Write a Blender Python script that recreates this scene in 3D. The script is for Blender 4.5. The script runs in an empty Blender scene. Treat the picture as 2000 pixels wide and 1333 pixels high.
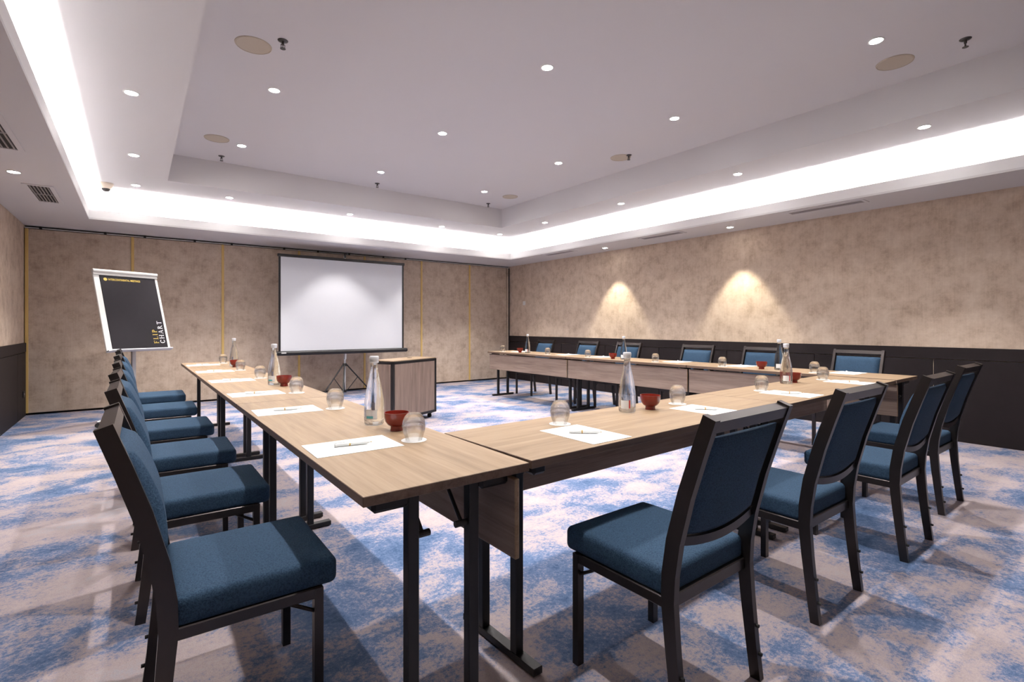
import bpy, bmesh, math, random
from mathutils import Vector, Matrix
random.seed(7)
S = bpy.context.scene
COL = S.collection
PI = math.pi
R = math.radians

# ------------------------------------------------------------------ camera, world, exposure
cam_d = bpy.data.cameras.new('camera'); cam = bpy.data.objects.new('camera', cam_d); COL.objects.link(cam)
cam.location = (0, 0, 1.18); cam.rotation_euler = (PI/2, 0, R(-36.6))
cam_d.sensor_width = 36; cam_d.lens = 988/2000*36; cam_d.shift_y = -30/2000; cam_d.clip_start = 0.02
S.camera = cam
w = bpy.data.worlds.new('world'); S.world = w; w.use_nodes = True
w.node_tree.nodes['Background'].inputs[0].default_value = (0.01, 0.01, 0.012, 1)
w.node_tree.nodes['Background'].inputs[1].default_value = 0.0
S.view_settings.view_transform = 'Standard'; S.view_settings.look = 'None'
S.view_settings.gamma = 1; S.view_settings.use_curve_mapping = False
S.view_settings.exposure = 0.06
# lamp strengths (each lamp's own light is made in its builder)
P_TRAY, P_RING, P_SOFFIT = 178.0, 130.0, 150.0
LED_STRENGTH = 240.0
LENS_STRENGTH = 170.0
C_NEUTRAL = (1.0, 0.95, 0.915); C_WARM = (1.0, 0.92, 0.73); C_LED = (1.0, 0.965, 0.955)

# ------------------------------------------------------------------ room measures
XL, XR, YF, YB = -1.18, 6.72, -1.9, 9.13
ZS, ZL, ZR, ZT = 2.5, 2.62, 2.91, 3.24          # soffit, cove lip top, ring ceiling, tray ceiling
LX0, LX1, LY0, LY1 = -0.47, 6.0, -0.87, 8.13    # cove lip
TX0, TX1, TY0, TY1 = 0.30, 5.19, 0.0, 7.30      # recessed tray

# ------------------------------------------------------------------ materials
def new_mat(name):
    m = bpy.data.materials.new(name); m.use_nodes = True
    nt = m.node_tree; b = nt.nodes['Principled BSDF']
    return m, nt, b
def N(nt, t, **kw):
    n = nt.nodes.new(t)
    for k, v in kw.items(): setattr(n, k, v)
    return n
def setin(n, **kw):
    for k, v in kw.items(): n.inputs[k].default_value = v
def plain(name, col, rough=0.5, metal=0.0, spec=0.5, var=0.0, scale=20, emit=None, estr=0):
    m, nt, b = new_mat(name)
    b.inputs['Base Color'].default_value = (*col, 1); b.inputs['Roughness'].default_value = rough
    b.inputs['Metallic'].default_value = metal; b.inputs['Specular IOR Level'].default_value = spec
    if var > 0:
        tc = N(nt, 'ShaderNodeTexCoord'); no = N(nt, 'ShaderNodeTexNoise'); setin(no, Scale=scale, Detail=4)
        mp = N(nt, 'ShaderNodeMapRange'); setin(mp, **{'To Min': 1-var, 'To Max': 1+var})
        mx = N(nt, 'ShaderNodeVectorMath', operation='SCALE'); mx.inputs[0].default_value = col
        nt.links.new(tc.outputs['Object'], no.inputs['Vector']); nt.links.new(no.outputs['Fac'], mp.inputs['Value'])
        nt.links.new(mp.outputs[0], mx.inputs['Scale']); nt.links.new(mx.outputs[0], b.inputs['Base Color'])
    if emit:
        b.inputs['Emission Color'].default_value = (*emit, 1); b.inputs['Emission Strength'].default_value = estr
    return m
def ramp(nt, stops):
    r = N(nt, 'ShaderNodeValToRGB'); el = r.color_ramp.elements
    while len(el) < len(stops): el.new(0.5)
    for e, (p, c) in zip(el, stops): e.position = p; e.color = (*c, 1)
    return r
def carpet_mat():
    m, nt, b = new_mat('carpet'); L = nt.links
    g = N(nt, 'ShaderNodeNewGeometry')
    st = N(nt, 'ShaderNodeMapping'); st.inputs['Rotation'].default_value = (0, 0, R(53)); st.inputs['Scale'].default_value = (1.0, 1.35, 1)
    L.new(g.outputs['Position'], st.inputs['Vector'])
    n1 = N(nt, 'ShaderNodeTexNoise'); setin(n1, Scale=1.9, Detail=9, Roughness=0.66, Distortion=0.25)
    n2 = N(nt, 'ShaderNodeTexNoise'); setin(n2, Scale=48, Detail=6, Roughness=0.85)
    n3 = N(nt, 'ShaderNodeTexNoise'); setin(n3, Scale=0.55, Detail=2)
    n4 = N(nt, 'ShaderNodeTexNoise'); setin(n4, Scale=230, Detail=1)
    L.new(st.outputs[0], n1.inputs['Vector']); L.new(st.outputs[0], n3.inputs['Vector'])
    for n in (n2, n4): L.new(g.outputs['Position'], n.inputs['Vector'])
    def math_(op, a, bb):
        q = N(nt, 'ShaderNodeMath', operation=op)
        for i, v in enumerate((a, bb)):
            if isinstance(v, (int, float)): q.inputs[i].default_value = v
            else: L.new(v, q.inputs[i])
        return q.outputs[0]
    a = math_('MULTIPLY_ADD', n2.outputs['Fac'], 0.68); nt.nodes[-1].inputs[2].default_value = -0.34
    s = math_('ADD', n1.outputs['Fac'], a)
    s2 = math_('MULTIPLY_ADD', n3.outputs['Fac'], 0.3); nt.nodes[-1].inputs[2].default_value = -0.15
    s = math_('ADD', s, s2)
    cr = ramp(nt, [(0.29, (0.055, 0.105, 0.205)), (0.43, (0.130, 0.190, 0.330)), (0.485, (0.265, 0.280, 0.385)),
                   (0.515, (0.385, 0.340, 0.380)), (0.60, (0.470, 0.390, 0.385)), (0.78, (0.43, 0.42, 0.475))])
    L.new(s, cr.inputs[0])
    mp = N(nt, 'ShaderNodeMapRange'); setin(mp, **{'To Min': 0.74, 'To Max': 1.12}); L.new(n4.outputs['Fac'], mp.inputs['Value'])
    mx = N(nt, 'ShaderNodeVectorMath', operation='SCALE'); L.new(cr.outputs[0], mx.inputs[0]); L.new(mp.outputs[0], mx.inputs['Scale'])
    L.new(mx.outputs[0], b.inputs['Base Color'])
    b.inputs['Roughness'].default_value = 0.95; b.inputs['Specular IOR Level'].default_value = 0.1
    bp = N(nt, 'ShaderNodeBump'); setin(bp, Strength=0.35, Distance=0.004); L.new(n4.outputs['Fac'], bp.inputs['Height']); L.new(bp.outputs[0], b.inputs['Normal'])
    return m
def wallpaper_mat(name, c0, c1, c2):
    m, nt, b = new_mat(name); L = nt.links
    g = N(nt, 'ShaderNodeNewGeometry')
    n1 = N(nt, 'ShaderNodeTexNoise'); setin(n1, Scale=6.5, Detail=10, Roughness=0.72)
    mp = N(nt, 'ShaderNodeMapping'); mp.inputs['Scale'].default_value = (60, 60, 3.0)
    n2 = N(nt, 'ShaderNodeTexNoise'); setin(n2, Scale=1.0, Detail=5, Roughness=0.7)
    mp2 = N(nt, 'ShaderNodeMapping'); mp2.inputs['Scale'].default_value = (4, 4, 90)
    n3 = N(nt, 'ShaderNodeTexNoise'); setin(n3, Scale=1.0, Detail=3)
    L.new(g.outputs['Position'], n1.inputs['Vector']); L.new(g.outputs['Position'], mp.inputs['Vector']); L.new(mp.outputs[0], n2.inputs['Vector'])
    L.new(g.outputs['Position'], mp2.inputs['Vector']); L.new(mp2.outputs[0], n3.inputs['Vector'])
    a = N(nt, 'ShaderNodeMath', operation='MULTIPLY_ADD'); a.inputs[1].default_value = 0.24; L.new(n2.outputs['Fac'], a.inputs[0])
    L.new(n1.outputs['Fac'], a.inputs[2])
    a2 = N(nt, 'ShaderNodeMath', operation='MULTIPLY_ADD'); a2.inputs[1].default_value = 0.06; L.new(n3.outputs['Fac'], a2.inputs[0]); L.new(a.outputs[0], a2.inputs[2])
    cr = ramp(nt, [(0.44, c0), (0.65, c1), (0.84, c2)]); L.new(a2.outputs[0], cr.inputs[0])
    L.new(cr.outputs[0], b.inputs['Base Color']); b.inputs['Roughness'].default_value = 0.75; b.inputs['Specular IOR Level'].default_value = 0.25
    bp = N(nt, 'ShaderNodeBump'); setin(bp, Strength=0.15, Distance=0.002); L.new(a2.outputs[0], bp.inputs['Height']); L.new(bp.outputs[0], b.inputs['Normal'])
    return m
def wood_mat(name, dark, mid, light, axis=0, rough=0.42):
    m, nt, b = new_mat(name); L = nt.links
    tc = N(nt, 'ShaderNodeTexCoord'); oi = N(nt, 'ShaderNodeObjectInfo')
    ad = N(nt, 'ShaderNodeVectorMath', operation='ADD'); sc = N(nt, 'ShaderNodeVectorMath', operation='SCALE'); sc.inputs['Scale'].default_value = 7.0
    cb = N(nt, 'ShaderNodeCombineXYZ')
    for i in range(3): L.new(oi.outputs['Random'], cb.inputs[i])
    L.new(cb.outputs[0], sc.inputs[0]); L.new(tc.outputs['Object'], ad.inputs[0]); L.new(sc.outputs[0], ad.inputs[1])
    s = [26, 26, 26]; s[axis] = 1.6
    mp = N(nt, 'ShaderNodeMapping'); mp.inputs['Scale'].default_value = s; L.new(ad.outputs[0], mp.inputs['Vector'])
    n1 = N(nt, 'ShaderNodeTexNoise'); setin(n1, Scale=1.0, Detail=6, Roughness=0.65, Distortion=0.6); L.new(mp.outputs[0], n1.inputs['Vector'])
    s2 = [170, 170, 170]; s2[axis] = 5
    mp2 = N(nt, 'ShaderNodeMapping'); mp2.inputs['Scale'].default_value = s2; L.new(ad.outputs[0], mp2.inputs['Vector'])
    n2 = N(nt, 'ShaderNodeTexNoise'); setin(n2, Scale=1.0, Detail=3); L.new(mp2.outputs[0], n2.inputs['Vector'])
    a = N(nt, 'ShaderNodeMath', operation='MULTIPLY_ADD'); a.inputs[1].default_value = 0.35; L.new(n2.outputs['Fac'], a.inputs[0]); L.new(n1.outputs['Fac'], a.inputs[2])
    cr = ramp(nt, [(0.46, dark), (0.66, mid), (0.88, light)]); L.new(a.outputs[0], cr.inputs[0])
    L.new(cr.outputs[0], b.inputs['Base Color']); b.inputs['Roughness'].default_value = rough; b.inputs['Specular IOR Level'].default_value = 0.35
    bp = N(nt, 'ShaderNodeBump'); setin(bp, Strength=0.06, Distance=0.002); L.new(a.outputs[0], bp.inputs['Height']); L.new(bp.outputs[0], b.inputs['Normal'])
    return m
def fabric_mat():
    m, nt, b = new_mat('blue_fabric'); L = nt.links
    tc = N(nt, 'ShaderNodeTexCoord')
    v = N(nt, 'ShaderNodeTexVoronoi'); setin(v, Scale=260); L.new(tc.outputs['Object'], v.inputs['Vector'])
    n = N(nt, 'ShaderNodeTexNoise'); setin(n, Scale=190, Detail=2); L.new(tc.outputs['Object'], n.inputs['Vector'])
    a = N(nt, 'ShaderNodeMath', operation='MULTIPLY_ADD'); a.inputs[1].default_value = 0.6; L.new(v.outputs['Distance'], a.inputs[0]); L.new(n.outputs['Fac'], a.inputs[2])
    cr = ramp(nt, [(0.4, (0.013, 0.029, 0.055)), (0.95, (0.033, 0.067, 0.115))]); L.new(a.outputs[0], cr.inputs[0])
    L.new(cr.outputs[0], b.inputs['Base Color']); b.inputs['Roughness'].default_value = 0.8; b.inputs['Specular IOR Level'].default_value = 0.12
    bp = N(nt, 'ShaderNodeBump'); setin(bp, Strength=0.4, Distance=0.0015); L.new(v.outputs['Distance'], bp.inputs['Height']); L.new(bp.outputs[0], b.inputs['Normal'])
    return m
def glass_mat(name, col, ior, clear):
    m = bpy.data.materials.new(name); m.use_nodes = True; nt = m.node_tree; nt.nodes.clear()
    o = N(nt, 'ShaderNodeOutputMaterial'); g = N(nt, 'ShaderNodeBsdfGlass'); t = N(nt, 'ShaderNodeBsdfTransparent'); mx = N(nt, 'ShaderNodeMixShader')
    g.inputs['Color'].default_value = (*col, 1); g.inputs['IOR'].default_value = ior; g.inputs['Roughness'].default_value = 0.0
    mx.inputs[0].default_value = clear
    nt.links.new(g.outputs[0], mx.inputs[1]); nt.links.new(t.outputs[0], mx.inputs[2]); nt.links.new(mx.outputs[0], o.inputs['Surface'])
    return m
M = {
 'carpet': carpet_mat(),
 'paper_wall': wallpaper_mat('wallpaper_right', (0.40, 0.30, 0.225), (0.585, 0.465, 0.365), (0.68, 0.565, 0.46)),
 'partition': wallpaper_mat('partition_fabric', (0.36, 0.275, 0.205), (0.53, 0.425, 0.335), (0.62, 0.52, 0.42)),
 'ceiling': plain('ceiling_paint', (0.685, 0.668, 0.672), 0.9, spec=0.1, var=0.01, scale=2),
 'cove': plain('cove_paint', (0.84, 0.83, 0.83), 0.9, spec=0.1, var=0.01, scale=2),
 'wainscot': plain('wainscot_laminate', (0.017, 0.0125, 0.0135), 0.55, spec=0.22, var=0.15, scale=9),
 'gold': plain('gold_strip', (0.66, 0.46, 0.16), 0.5, metal=0.0, var=0.08, scale=5),
 'dark': plain('dark_gap', (0.02, 0.016, 0.014), 0.7, var=0.1),
 'wood': wood_mat('table_laminate', (0.212, 0.142, 0.084), (0.288, 0.200, 0.122), (0.352, 0.254, 0.161)),
 'wood_edge': wood_mat('table_edge', (0.10, 0.065, 0.045), (0.15, 0.10, 0.072), (0.19, 0.13, 0.095)),
 'wood_panel': wood_mat('panel_laminate', (0.185, 0.130, 0.105), (0.265, 0.195, 0.158), (0.33, 0.25, 0.205)),
 'wood_cab': wood_mat('cabinet_laminate', (0.150, 0.105, 0.085), (0.225, 0.165, 0.135), (0.29, 0.215, 0.175), axis=2),
 'metal_black': plain('black_metal', (0.016, 0.015, 0.016), 0.38, metal=0.3, spec=0.5, var=0.1),
 'chair_metal': plain('bronze_black_metal', (0.055, 0.048, 0.047), 0.31, metal=0.85, spec=0.5, var=0.1),
 'rubber': plain('black_rubber', (0.01, 0.01, 0.01), 0.7, var=0.1),
 'fabric': fabric_mat(),
 'lacquer': plain('red_lacquer', (0.19, 0.012, 0.006), 0.22, spec=0.6, var=0.12, scale=30),
 'white_paper': plain('white_paper', (0.86, 0.86, 0.855), 0.8, spec=0.2, var=0.01),
 'pen_white': plain('pen_plastic', (0.80, 0.83, 0.83), 0.4, var=0.02),
 'pen_gold': plain('pen_gold', (0.55, 0.33, 0.10), 0.3, metal=0.9, var=0.05),
 'glass': glass_mat('tumbler_glass', (0.99, 0.995, 0.99), 1.45, 0.42),
 'bottle': glass_mat('bottle_glass', (0.965, 0.99, 0.98), 1.34, 0.38),
 'cap': plain('bottle_cap', (0.72, 0.74, 0.78), 0.35, metal=0.3, var=0.03),
 'label_white': plain('bottle_label', (0.80, 0.83, 0.85), 0.5, var=0.03),
 'label_red': plain('label_red', (0.55, 0.05, 0.05), 0.5, var=0.05),
 'label_teal': plain('label_teal', (0.10, 0.42, 0.48), 0.5, var=0.05),
 'mark_grey': plain('mark_grey', (0.16, 0.16, 0.20), 0.5, var=0.05),
 'screen': plain('screen_vinyl', (0.585, 0.595, 0.63), 0.85, spec=0.15, var=0.01),
 'silver': plain('silver_metal', (0.55, 0.56, 0.58), 0.35, metal=0.7, var=0.05),
 'rail_white': plain('light_grey_rail', (0.66, 0.65, 0.63), 0.45, spec=0.4, var=0.02),
 'board_black': plain('flip_pad_black', (0.020, 0.018, 0.021), 0.8, spec=0.12, var=0.06),
 'text_gold': plain('print_gold', (0.55, 0.40, 0.07), 0.5, var=0.03),
 'text_white': plain('print_white', (0.78, 0.77, 0.80), 0.5, var=0.02),
 'speaker': plain('speaker_mesh', (0.54, 0.475, 0.385), 0.85, spec=0.1, var=0.08, scale=300),
 'white_plastic': plain('white_plastic', (0.72, 0.71, 0.69), 0.45, var=0.02),
 'cream_plastic': plain('cream_plastic', (0.66, 0.56, 0.45), 0.45, var=0.02),
 'vent_grey': plain('vent_grey', (0.36, 0.335, 0.335), 0.5, var=0.04),
 'chrome': plain('sprinkler_metal', (0.09, 0.085, 0.08), 0.35, metal=0.8, var=0.1),
 'lens': plain('lamp_lens', (1, 1, 1), 0.5, emit=(1, 0.97, 0.94), estr=LENS_STRENGTH),
 'lens_soft': plain('soffit_lamp_lens', (1, 1, 1), 0.5, emit=(1, 0.93, 0.85), estr=55),
 'led': plain('led_strip', (1, 1, 1), 0.5, emit=C_LED, estr=LED_STRENGTH),
}

# ------------------------------------------------------------------ mesh helpers
def T(*p): return Matrix.Translation(Vector(p))
def bm_box(bm, c, s, mat=None, bev=0, mi=0):
    r = bmesh.ops.create_cube(bm, size=1, matrix=(mat or Matrix()) @ T(*c) @ Matrix.Diagonal((*s, 1)))
    fs = list({f for v in r['verts'] for f in v.link_faces})
    for f in fs: f.material_index = mi
    if bev:
        es = list({e for f in fs for e in f.edges})
        bmesh.ops.bevel(bm, geom=es, offset=bev, segments=1, affect='EDGES', profile=0.5)
    return fs
def bm_cyl(bm, a, b, r, seg=16, r2=None):
    a, b = Vector(a), Vector(b); d = b-a
    q = d.to_track_quat('Z', 'Y').to_matrix().to_4x4()
    bmesh.ops.create_cone(bm, cap_ends=True, segments=seg, radius1=r, radius2=r if r2 is None else r2, depth=d.length,
                          matrix=T(*((a+b)/2)) @ q)
def bm_lathe(bm, prof, seg=32, mi=None):
    rings = []
    for i, (r, z) in enumerate(prof):
        if r < 1e-6: rings.append([bm.verts.new((0, 0, z))])
        else: rings.append([bm.verts.new((r*math.cos(2*PI*k/seg), r*math.sin(2*PI*k/seg), z)) for k in range(seg)])
    for a, b in zip(rings, rings[1:]):
        for k in range(seg):
            k2 = (k+1) % seg
            if len(a) == 1 and len(b) == 1: continue
            if len(a) == 1: bm.faces.new((a[0], b[k2], b[k]))
            elif len(b) == 1: bm.faces.new((a[k], a[k2], b[0]))
            else: bm.faces.new((a[k], a[k2], b[k2], b[k]))
def bm_prism(bm, loop, axis_vec):
    vs = [bm.verts.new(p) for p in loop]; ve = [bm.verts.new(Vector(p)+Vector(axis_vec)) for p in loop]
    n = len(vs)
    bm.faces.new(vs); bm.faces.new(ve[::-1])
    for i in range(n): bm.faces.new((vs[i], ve[i], ve[(i+1) % n], vs[(i+1) % n]))
def bm_ribbon(bm, pts, wid, x0, x1):
    """bar swept in the y-z plane through pts [(y,z)], wid across, from x0 to x1"""
    lo, hi = [], []
    for i, (y, z) in enumerate(pts):
        a = pts[max(i-1, 0)]; b = pts[min(i+1, len(pts)-1)]
        t = Vector((b[0]-a[0], b[1]-a[1])).normalized(); n = Vector((-t[1], t[0]))
        wd = wid[i] if isinstance(wid, (list, tuple)) else wid
        lo.append((y-n[0]*wd/2, z-n[1]*wd/2)); hi.append((y+n[0]*wd/2, z+n[1]*wd/2))
    L = [[bm.verts.new((x, *p)) for p in q] for x in (x0, x1) for q in (lo, hi)]
    n = len(pts)
    for i in range(n-1):
        bm.faces.new((L[0][i], L[0][i+1], L[1][i+1], L[1][i])); bm.faces.new((L[2][i], L[3][i], L[3][i+1], L[2][i+1]))
        bm.faces.new((L[0][i], L[2][i], L[2][i+1], L[0][i+1])); bm.faces.new((L[1][i], L[1][i+1], L[3][i+1], L[3][i]))
    bm.faces.new((L[0][0], L[1][0], L[3][0], L[2][0])); bm.faces.new((L[0][-1], L[2][-1], L[3][-1], L[1][-1]))
def bm_rbox(bm, c, half, r, crown=0.0, nmid=5):
    """soft box with rounded edges and a crowned top"""
    def axis(h):
        e = [0, 0.18, 0.42, 0.7, 1.0]
        lo = [-h + r*t for t in e]; hi = [h - r*t for t in e[::-1]]
        mid = [(-h+r) + (2*h-2*r)*k/(nmid+1) for k in range(1, nmid+1)]
        return lo + mid + hi
    ax = [axis(half[0]), axis(half[1]), axis(half[2])]
    ax[2] = [-half[2] + r*t for t in (0, .18, .42, .7, 1)] + [half[2]-r*t for t in (1, .7, .42, .18, 0)]
    n = [len(a) for a in ax]; V = {}
    def vert(i, j, k):
        if (i, j, k) in V: return V[i, j, k]
        p = Vector((ax[0][i], ax[1][j], ax[2][k]))
        q = Vector([max(-(h-r), min(h-r, x)) for x, h in zip(p, half)]); d = p-q
        if d.length > 1e-9:
            mx = max(abs(t) for t in d); d = d.normalized()*mx
        p = q+d
        if crown and p.z > 0: p.z += crown*(1-(p.x/half[0])**2)*(1-(p.y/half[1])**2)
        V[i, j, k] = bm.verts.new(p+Vector(c)); return V[i, j, k]
    for (a, b, cc) in ((0, 1, 2), (1, 2, 0), (2, 0, 1)):
        for side in (0, n[cc]-1):
            for i in range(n[a]-1):
                for j in range(n[b]-1):
                    q = []
                    for di, dj in ((0, 0), (1, 0), (1, 1), (0, 1)):
                        t = [0, 0, 0]; t[a] = i+di; t[b] = j+dj; t[cc] = side; q.append(vert(*t))
                    bm.faces.new(q if side else q[::-1])
MESH = {}
def mk(key, mats, fn, smooth=False, ang=35):
    if key in MESH: return MESH[key]
    bm = bmesh.new(); fn(bm); bmesh.ops.recalc_face_normals(bm, faces=bm.faces)
    me = bpy.data.meshes.new(key); bm.to_mesh(me); bm.free()
    for mm in (mats if isinstance(mats, (list, tuple)) else [mats]): me.materials.append(M[mm])
    if smooth:
        for p in me.polygons: p.use_smooth = True
        if ang: me.set_sharp_from_angle(angle=R(ang))
    MESH[key] = me
    return me
def ob(name, me, parent=None, loc=None, rot=None, label=None):
    o = bpy.data.objects.new(name, me); COL.objects.link(o)
    if parent: o.parent = parent
    if loc: o.location = loc
    if rot: o.rotation_euler = rot
    if label: o['label'] = label
    return o
def tag(o, label, cat, group=None):
    o['label'] = label; o['category'] = cat
    if group: o['group'] = group
    return o
def thing(name, loc, rz, label, cat, group=None):
    o = bpy.data.objects.new(name, None); COL.objects.link(o); o.location = loc; o.rotation_euler = (0, 0, rz)
    o.empty_display_size = 0.1
    return tag(o, label, cat, group)
def struct(name, me, parent=None, loc=None):
    o = ob(name, me, parent, loc)
    o['kind'] = 'structure'
    return o
ORD = ['first', 'second', 'third', 'fourth', 'fifth', 'sixth', 'seventh']
def ordn(i, n): return 'last' if i == n-1 and n > 2 else ORD[i]

# ------------------------------------------------------------------ floor and walls
struct('floor', mk('floor', 'carpet', lambda bm: bm_box(bm, ((XL+XR)/2, (YF+YB)/2, -0.03), (XR-XL+.2, YB-YF+.2, 0.06))))
def wall_box(x0, x1, y0, y1, z0, z1): return lambda bm: bm_box(bm, ((x0+x1)/2, (y0+y1)/2, (z0+z1)/2), (x1-x0, y1-y0, z1-z0))
WZ = 0.955
wr = struct('wall_right', mk('wall_right', 'paper_wall', wall_box(XR, XR+.1, YF, YB+.1, 0, 3.3)))
wl = struct('wall_left', mk('wall_left', 'paper_wall', wall_box(XL-.1, XL, YF, YB+.1, 0, 3.3)))
struct('wall_front', mk('wall_front', 'paper_wall', wall_box(XL-.1, XR+.1, YF-.1, YF, 0, 3.3)))
wb = struct('wall_back', mk('wall_back', 'dark', wall_box(XL-.1, XR+.1, YB+.06, YB+.16, 0, 3.3)))
# dark wainscot: a top rail above butt-jointed panels
seams = [1.624+1.155*k for k in range(-3, 7)]
for par, xs, sg in ((wr, XR, -1), (wl, XL, 1)):
    nm = 'r' if sg < 0 else 'l'
    ob('wainscot_rail', mk('wrail'+nm, 'wainscot', lambda bm: bm_box(bm, (xs+sg*.011, (YF+YB)/2, (WZ+.835)/2), (.022, YB-YF, WZ-.835), bev=.002)), par)
    ed = [YF]+[s for s in seams if YF < s < YB-.1]+[YB]
    for a, b in zip(ed, ed[1:]):
        ob('wainscot_panel', mk('wpan%s%.2f' % (nm, a), 'wainscot', lambda bm: bm_box(bm, (xs+sg*.009, (a+b)/2, .415), (.018, b-a-.008, .828), bev=.002)), par)
# folding partition: fabric panels with gold strips
px = [-1.176, -.043, 1.095, 2.237, 3.386, 4.541, 5.66, 6.63, XR]
for a, b in zip(px, px[1:]):
    ob('panel', mk('ppan%.2f' % a, 'partition', lambda bm: bm_box(bm, ((a+b)/2, YB+.03, 1.243), (b-a-.012, .06, 2.43), bev=.003)), wb)
for x in px[:7]:
    ob('gold_strip', mk('gold_strip', 'gold', lambda bm: bm_box(bm, (0, 0, 1.243), (.034, .022, 2.43), bev=.003)), wb, (x+(.02 if x < -1 else 0), YB-.004, 0))
ob('edge_strip', mk('edge_strip', 'dark', lambda bm: bm_box(bm, (0, 0, 1.243), (.018, .02, 2.43))), wb, (6.69, YB-.004, 0))
ob('ceiling_track', mk('track', 'rail_white', lambda bm: bm_box(bm, ((XL+XR)/2, YB+.02, 2.474), (XR-XL, .03, .012))), wb)
for x in [-1.02, -.35, .1, .72, 1.22, 2.0, 2.55, 3.1, 3.75, 4.2]:
    ob('hanger', mk('hanger', 'metal_black', lambda bm: bm_box(bm, (0, 0, 0), (.03, .03, .03), bev=.004)), wb, (x, YB-.002, 2.478))

# ------------------------------------------------------------------ ceiling
def frame(bm, o, i, z, dz=0.0):
    (a0, a1, b0, b1), (c0, c1, d0, d1) = o, i
    for x0, x1, y0, y1 in ((a0, c0, b0, b1), (c1, a1, b0, b1), (c0, c1, b0, d0), (c0, c1, d1, b1)):
        bm_box(bm, ((x0+x1)/2, (y0+y1)/2, z+dz/2), (x1-x0, y1-y0, dz))
def ring_walls(bm, q, t, z0, z1):
    x0, x1, y0, y1 = q
    frame(bm, (x0-t, x1+t, y0-t, y1+t), (x0, x1, y0, y1), z0, z1-z0)
CV = 0.27
lip = (LX0, LX1, LY0, LY1); cove = (LX0-CV, LX1+CV, LY0-CV, LY1+CV); tray = (TX0, TX1, TY0, TY1)
ce = struct('ceiling', mk('ceiling', 'ceiling', lambda bm: bm_box(bm, ((TX0+TX1)/2, (TY0+TY1)/2, ZT+.03), (TX1-TX0+.1, TY1-TY0+.1, .06))))
ob('ring_ceiling', mk('ring_ceiling', 'ceiling', lambda bm: frame(bm, (cove[0]-.05, cove[1]+.05, cove[2]-.05, cove[3]+.05), tray, ZR, .05)), ce)
ob('tray_side', mk('tray_side', 'ceiling', lambda bm: ring_walls(bm, tray, .05, ZR+.05, ZT+.02)), ce)
ob('soffit', mk('soffit', 'ceiling', lambda bm: frame(bm, (XL, XR, YF, YB+.06), lip, ZS, .02)), ce)
ob('cove_lip', mk('cove_lip', 'cove', lambda bm: ring_walls(bm, lip, .018, ZS+.02, ZL)), ce)
ob('cove_wall', mk('cove_wall', 'cove', lambda bm: ring_walls(bm, cove, .03, ZS+.02, ZR+.02)), ce)
# led strips lying in the cove behind the lip
o_ = 0.055
for nm, c, s, lb in (('a', ((LX0+LX1)/2, LY1+o_, ZS+.026), (LX1-LX0, .022, .010), 'glowing white light strip in the ceiling cove along the partition'),
                 ('c', (LX0-o_, (LY0+LY1)/2, ZS+.026), (.022, LY1-LY0, .010), 'glowing white light strip in the cove on the flip chart side'),
                 ('d', (LX1+o_, (LY0+LY1)/2, ZS+.026), (.022, LY1-LY0, .010), 'glowing white light strip in the cove by the scalloped wall')):
    tag(ob('light_strip', mk('led'+nm, 'led', lambda bm: bm_box(bm, (0, 0, 0), s)), None, c), lb, 'light strip', 'cove light strips')

# ------------------------------------------------------------------ ceiling fittings
def downlight(x, y, z, power, col, label, group, half=36, blend=0.45):
    t = thing('downlight', (x, y, z), 0, label, 'downlight', group)
    ob('trim_ring', mk('trim', 'white_plastic', lambda bm: bm_lathe(bm, [(.040, -.001), (.041, -.004), (.049, -.005), (.052, -.001), (.052, .0)], 28), True), t)
    ob('lens', mk('lens' if z > ZS else 'lens_soft', 'lens' if z > ZS else 'lens_soft', lambda bm: bm_cyl(bm, (0, 0, -.003), (0, 0, -.0005), .040, 28)), t)
    d = bpy.data.lights.new('spot', 'SPOT'); d.energy = power; d.color = col; d.spot_size = R(2*half); d.spot_blend = blend; d.shadow_soft_size = 0.03
    l = bpy.data.objects.new('spot', d); COL.objects.link(l); l.parent = t; l.location = (0, 0, -.012)
    return t
SIDE = ['on the flip chart side', 'along the middle', 'on the wainscot side']
for x, sd in zip((.968, 2.63, 4.29), SIDE):
    for i, y in enumerate((6.49, 4.79, 3.07, 1.366)):
        downlight(x, y, ZT, P_TRAY, C_NEUTRAL, 'round downlight in the recessed ceiling %s, %s from partition' % (sd, ordn(i, 4)), 'centre ceiling downlights', half=66, blend=.85)
for lst, sd in (([(-.02, 6.40), (-.03, 4.70)], 'on the flip chart side, %s from partition corner'),
                ([(-.005, 7.76), (1.009, 7.76), (2.661, 7.80), (4.283, 7.82), (5.52, 7.82)], 'along the partition, %s from dome camera'),
                ([(5.50, 6.48), (5.51, 4.83), (5.503, 3.094), (5.501, 1.395)], 'on the wainscot side, %s from partition corner')):
    for i, (x, y) in enumerate(lst):
        downlight(x, y, ZR, P_RING, C_NEUTRAL, 'round downlight in band inside the cove '+sd % ordn(i, len(lst)), 'ring downlights', half=40, blend=.4)
for i, y in enumerate((5.95, 3.70)):
    downlight(6.385, y, ZS, P_SOFFIT, C_WARM, 'warm soffit downlight washing the wallpaper wall, %s from partition' % ORD[i], 'wall-washing downlights', half=33, blend=.35)
for y in (6.03,):
    downlight(-.844, y, ZS, P_SOFFIT*.7, C_WARM, 'downlight between two slatted vents in the low soffit', None, half=33, blend=.35)
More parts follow.
